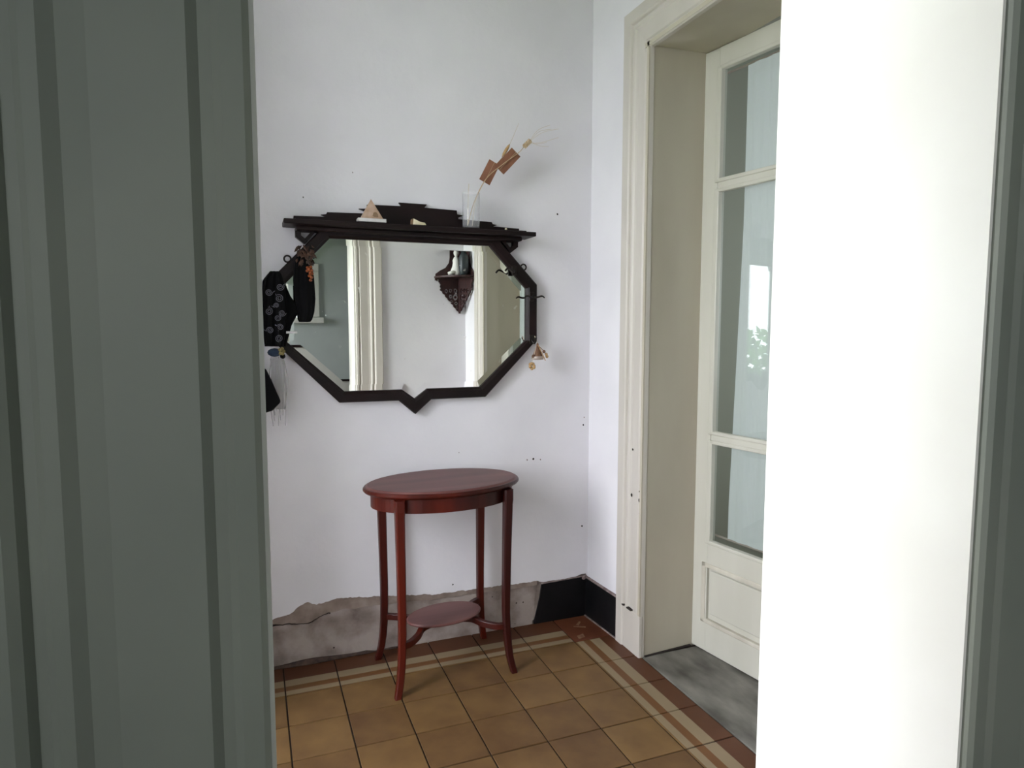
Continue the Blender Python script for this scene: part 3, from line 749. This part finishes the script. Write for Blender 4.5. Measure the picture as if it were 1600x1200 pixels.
def spiral(c, r, turns=2.2, ph=0):
    mb = MB(); pts = []
    for k in range(34):
        t = k / 33; a = ph + t * turns * 2 * PI; rr = r * (.18 + .82 * t)
        pts.append(Vector((c[0] + rr * math.cos(a), -.0285 + .0015 * math.sin(a), c[1] + rr * math.sin(a))))
    pts.append(pts[-1] + Vector((.011 * math.cos(ph), 0, .006)))
    return mb.tube(pts, .0012, 4)
for k, (px, pz, r_) in enumerate(((-1.338, 1.520, .014), (-1.343, 1.478, .015), (-1.353, 1.452, .010), (-1.334, 1.424, .012), (-1.350, 1.406, .012), (-1.342, 1.372, .012), (-1.346, 1.330, .014), (-1.378, 1.500, .013), (-1.380, 1.43, .014), (-1.378, 1.36, .013))):
    spiral((px - L.x, pz - L.z), r_, 2.1, k * 1.7).build('swirl', M_swirl, sc)
cloth('black_pouch', [(1.655, -1.268, -1.246), (1.615, -1.284, -1.222), (1.56, -1.288, -1.212), (1.48, -1.286, -1.209), (1.43, -1.276, -1.214), (1.398, -1.270, -1.224), (1.392, -1.266, -1.230)], M_cloth, 'long narrow black cloth bag hanging over mirror glass below dried leaves', 'bag', -.066, .024, 2, .004)
cloth('black_jacket', [(1.560, -1.350, -1.330), (1.535, -1.372, -1.317), (1.49, -1.38, -1.300), (1.447, -1.38, -1.272), (1.42, -1.38, -1.276), (1.38, -1.38, -1.298), (1.33, -1.378, -1.312), (1.300, -1.372, -1.320)], M_cloth, 'black folded garment hanging behind the patterned scarf', 'garment', -.058, .016, 2, .003)
MB()
lb = empty('white_tag', (-1.300, -.083, 1.352)); tag(lb, 'narrow white label on edge of the black garment', 'label')
MB().box(-.020, .020, -.0015, .0015, -.004, .004).build('tape', M_slab, lb)

lf = empty('leaf_bunch', (-1.244, -.088, 1.60)); tag(lf, 'bunch of dry brown leaves tied on the mirror frame', 'dried leaves')
for k in range(46):
    c = Vector((random.uniform(-.030, .026), random.uniform(-.022, .0), random.uniform(.012, .085)))
    a = random.uniform(-2.6, -.5); d = Vector((math.cos(a) * .9, random.uniform(-.4, .2), math.sin(a))).normalized() * random.uniform(.016, .028)
    w = d.cross(Vector((0, 1, 0))).normalized() * .0055; up = Vector((0, -.003, 0))
    mk('leaf', [c, c + d * .5 + w, c + d * 1.1, c + d * .5 - w, c + d * .5 + up], [(0, 1, 4), (1, 2, 4), (2, 3, 4), (3, 0, 4)], M_leaf, lf)
ob = empty('bead_cluster', (-1.232, -.098, 1.545)); tag(ob, 'small cluster of orange beads hanging below the dry leaves', 'beads')
for k, (x, z) in enumerate(((-.006, .050), (.006, .052), (.0, .042), (.009, .040), (-.008, .038), (.003, .030), (.010, .028), (.0, .020), (.007, .014), (.004, .004))):
    MB().ball((x, -.002 * (k % 3), z), .0062, 8).build('bead', M_orange, ob, 0, True)
MB().tube([(0, 0, .05), (-.002, .0, .085)], .0012, 5).build('cord', M_leaf, ob)

tk = empty('wool_tassel', (-1.352, -.108, 1.262)); tag(tk, 'blue and yellow knotted wool tassel below the patterned scarf', 'tassel')
MB().ball((-.012, 0, .016), .020, 10, (1.3, .7, .8)).build('blue_knot', M_blue, tk, 0, True)
mb = MB()
for k in range(5): mb.ball((.012 + .007 * math.cos(k * 1.3), -.006, .020 + .010 * math.sin(k * 1.3)), .007, 8)
mb.build('yellow_knot', M_yellow, tk, 0, True)
MB().ball((.016, -.002, .002), .010, 8, (1, .8, 1)).build('dark_bead', M_cloth, tk, 0, True)
fr = empty('sheer_fringe', (-1.355, -.100, 1.00)); tag(fr, 'long sheer white fringe trailing below the wool tassel', 'fringe')
for k in range(9):
    x = -.030 + k * .0075; bt = .02 * (k % 4) ; y = .004 * (k % 3)
    MB().tube(spline([(x * .7, y, .262), (x + .004 * math.sin(k), y, .18), (x + .004 * math.sin(k * 2.1), y, .09), (x * .8 + .003 * math.cos(k), y, bt)], 5), .0013, 4).build('strand', M_fringe, fr)
v = []
for j in range(13):
    z = .255 - j * .016
    for i in range(9): v.append((-.026 + i * .0062 + .003 * math.sin(j * .5), .008 + .003 * math.sin(i * 1.6 + j * .2), z))
mk('sheer_strip', v, [(j * 9 + i, j * 9 + i + 1, (j + 1) * 9 + i + 1, (j + 1) * 9 + i) for j in range(12) for i in range(8)], M_fringe, fr, True)
bg = empty('black_satchel', (-1.415, -.135, 1.055)); tag(bg, 'black flat satchel hanging low beside the sheer fringe', 'bag')
MB().prism([(-.050, .165), (.018, .165), (.034, .128), (.067, .042), (.036, .010), (.0, .0), (-.050, .012)], 'y', -.020, .020).build('body', M_cloth, bg, .006)
MB().tube(spline([(-.03, 0, .163), (-.02, 0, .30), (.0, .01, .40), (.028, .02, .49)], 6), .004, 6).build('strap', M_cloth, bg)

# charm on the right-hand hook
ch = empty('wicker_charm', (-.287, -.082, 1.192)); ch.scale = (1.2, 1.2, 1.2); tag(ch, 'small wicker bell charm with beads on mirror hook', 'charm')
MB().lathe([(.003, .092), (.006, .080), (.012, .062), (.019, .046), (.021, .038), (.0195, .036)], n=14).build('bell_body', M_wicker, ch, 0, True)
MB().lathe([(.0212, .046), (.0225, .042), (.022, .034), (.020, .033)], n=14).build('bell_rim', M_tin, ch, 0, True)
MB().tube(spline([(0, 0, .092), (-.006, .0, .105), (-.012, -.002, .118)], 5), .0016, 5).build('cord', M_awn, ch)
for k, (x, z) in enumerate(((.022, .062), (.031, .052), (-.020, .046), (.034, .044))):
    MB().ball((x, -.008, z), .0062, 8).build('bead', M_shell if k % 2 else M_wicker, ch, 0, True)
MB().tube([(.0, -.006, .085), (.012, -.022, .050), (.022, -.022, .030)], .0017, 5).build('cord', M_shell, ch)
MB().tube([(.0, -.002, .085), (.018, -.012, .066), (.031, -.010, .050)], .0014, 5).build('cord', M_wicker, ch)
MB().tube([(-.004, 0, .085), (-.018, -.008, .046), (-.024, -.006, .020)], .0009, 5).build('cord', M_awn, ch)
mb = MB()
for k in range(7): mb.ball((-.024 + .008 * math.cos(k * 2.4), -.006 + .003 * math.sin(k), .010 + .009 * math.sin(k * 2.4)), .0062, 8)
mb.build('shell_pendant', M_shell, ch, 0, True)

# ------------------------------------------------------------------ oval side table
tb = empty('side_table', (-.75, -.213, 0), .05); tag(tb, 'oval mahogany side table with sabre legs and small lower shelf', 'table')
n = 64
def oval(a, b_, z): return [(a * math.cos(2 * PI * k / n), b_ * math.sin(2 * PI * k / n), z) for k in range(n)]
TH = .770
tp = [(.292, .182, .742), (.303, .192, .742), (.311, .200, .746), (.316, .205, .752), (.316, .205, .757), (.312, .201, .7625), (.306, .195, .7645), (.302, .191, .7685), (.298, .187, TH)]
MB().loft([oval(*q) for q in tp]).build('table_top', M_mahtop, tb, 0, False)
top_rim = MB().loft([oval(*q) for q in [(.296, .186, .7415), (.3035, .1925, .7415), (.3118, .2008, .7458), (.3168, .2058, .752), (.3168, .2058, .757), (.3124, .2014, .7627), (.304, .193, .7648)]]).build('top_moulding', M_mah, tb)
ap = []
for (a, b_, z) in ((.272, .170, .688), (.288, .186, .688), (.288, .186, .7425), (.272, .170, .7425)): ap.append(oval(a, b_, z))
v = [p for r_ in ap for p in r_]
f = [(i * n + k, i * n + (k + 1) % n, ((i + 1) % 4) * n + (k + 1) % n, ((i + 1) % 4) * n + k) for i in range(4) for k in range(n)]
mk('apron', v, f, M_mah, tb)
for sx_ in (-1, 1):
    for sy_ in (-1, 1):
        rings = []
        for (z, ox, oy, s_) in ((.7425, .216, .146, .0185), (.70, .216, .146, .0185), (.685, .216, .146, .0170), (.50, .213, .143, .0155), (.32, .211, .141, .0145), (.24, .211, .141, .0140), (.17, .213, .143, .0138), (.11, .217, .147, .0135), (.06, .223, .152, .0130), (.025, .230, .158, .0128), (0, .236, .163, .0125)):
            cx_, cy_ = sx_ * ox, sy_ * oy; c = .28 * s_
            ring = [(cx_ + a * s_ - (c if abs(a) == 1 else 0) * 0, cy_ + b_ * s_, z) for a, b_ in ((-1, -.72), (-.72, -1), (.72, -1), (1, -.72), (1, .72), (.72, 1), (-.72, 1), (-1, .72))]
            rings.append(ring)
        MB().loft(rings[::-1]).build('leg', M_mah, tb)
        # serpentine stretcher from the leg to the lower shelf
        P = spline([(sx_ * .206, sy_ * .140, .188), (sx_ * .175, sy_ * .126, .187), (sx_ * .135, sy_ * .088, .190), (sx_ * .105, sy_ * .045, .196), (sx_ * .06, sy_ * .022, .198), (0, 0, .198)], 6)
        rg = []
        for i, p in enumerate(P):
            t = (P[min(i + 1, len(P) - 1)] - P[max(i - 1, 0)]); t.z = 0; t.normalize(); w = Vector((-t.y, t.x, 0)) * .010
            rg.append([p + w + Vector((0, 0, -.013)), p - w + Vector((0, 0, -.013)), p - w + Vector((0, 0, .011)), p + w + Vector((0, 0, .011))])
        MB().loft(rg).build('stretcher', M_mah, tb, .002)
ls = MB().loft([[(x * math.cos(.12) - y * math.sin(.12), x * math.sin(.12) + y * math.cos(.12), z) for x, y, z in oval(a, b_, z)] for a, b_, z in ((.150, .092, .209), (.157, .099, .212), (.158, .100, .217), (.154, .096, .222))]).build('lower_shelf', M_mahtop, tb)

# ------------------------------------------------------------------ carved corner shelf, seen in the mirror
cs = empty('corner_shelf', (WX1, FY0, 1.72)); tag(cs, 'carved fretwork corner shelf in dark wood, seen in the mirror', 'shelf')
def fret(u, z):
    """mask of the hanging fretwork wing: u distance from corner, z below the shelf (negative)"""
    w = .165 if z > -.085 else .165 * (z + .25) / .165
    lim = w + .009 * abs(math.sin(z * PI / .024))
    if z > -.03 and u < .215 and not (.185 < u < .200 and z < -.008): return u < .175 or z > -.012 - .02 * abs(math.sin(u * 60))
    if u > lim: return False
    if u < .010: return True
    for cu, cz, r_ in ((.040, -.135, .022), (.082, -.130, .015), (.040, -.088, .016), (.034, -.180, .014), (.028, -.212, .008), (.120, -.092, .015), (.082, -.088, .014), (.075, -.165, .011)):
        d = math.hypot(u - cu, z - cz)
        if .40 * r_ < d < r_: return False
    return True
cell = .0045
for wing in (0, 1):
    mb = MB()
    for i in range(50):
        for j in range(56):
            u, z = (i + .5) * cell, -(j + .5) * cell
            if fret(u, z):
                if wing == 0: mb.box(-.045 - u * .85 - cell / 2, -.045 - u * .85 + cell / 2, .001, .011, z - cell / 2, z + cell / 2)
                else: mb.add([(-.050 + .178 * (uu * 1.13) + nx_ * .98, .012 + .984 * uu * 1.13 - nx_ * .178, zz) for uu in (u - cell / 2, u + cell / 2) for nx_ in (-.005, .005) for zz in (z - cell / 2, z + cell / 2)], [(0, 1, 3, 2), (4, 6, 7, 5), (0, 4, 5, 1), (2, 3, 7, 6), (0, 2, 6, 4), (1, 5, 7, 3)])
    mb.build('fretwork_wing', M_fret, cs)
MB().prism([(-.056, .002), (-.044, .002), (-.046, .030), (-.054, .030)], 'z', -.240, 0).build('corner_rib', M_fret, cs)
q = [(0, 0)] + [(-.235 * math.cos(a * PI / 24), .235 * math.sin(a * PI / 24)) for a in range(13)]
MB().prism(q, 'z', 0, .012).build('shelf_plate', M_fret, cs, .002)
q = [(0, 0)] + [(-.20 * math.cos(a * PI / 24), .20 * math.sin(a * PI / 24)) for a in range(13)]
MB().prism(q, 'z', .205, .228).build('upper_plate', M_fret, cs, .002)
for wing in (0, 1):
    p = [(.0, .012), (.225, .012), (.225, .03), (.19, .055), (.15, .075), (.125, .11), (.118, .15), (.118, .205), (0, .205)]
    if wing == 0: MB().prism([(-u, z) for u, z in p], 'y', .001, .012).build('back_panel', M_fret, cs)
    else: MB().prism([(u, z) for u, z in p], 'x', -.012, -.001).build('back_panel', M_fret, cs)
fg = empty('white_figurine', (WX1 - .092, FY0 + .080, 1.7325)); fg.scale = (1.12, 1.12, 1.1); tag(fg, 'seated white ceramic figurine on the carved corner shelf', 'figurine')
MB().lathe([(.030, 0), (.040, .012), (.036, .035), (.026, .06), (.022, .085), (.024, .10), (.016, .118), (.008, .125), (.014, .135), (.018, .148), (.014, .162), (.004, .168)], n=14).build('body', M_white_fig, fg, 0, True)
MB().tube([(-.01, .02, .02), (-.04, .03, .018), (-.062, .03, .012)], [.016, .013, .010], 8).build('legs', M_white_fig, fg, 0, True)
jr = empty('dark_jar', (WX1 - .058, FY0 + .150, 1.7325)); jr.scale = (1, 1, .86); tag(jr, 'tall slate dark jar on the carved corner shelf', 'jar')
MB().lathe([(.024, 0), (.030, .01), (.034, .06), (.034, .14), (.026, .17), (.018, .18), (.020, .195), (.016, .195)], n=16).build('body', M_darkjar, jr, 0, True)
MB().lathe([(.020, .195), (.021, .200), (.010, .210), (.004, .214)], n=16).build('lid', M_darkjar, jr, 0, True)
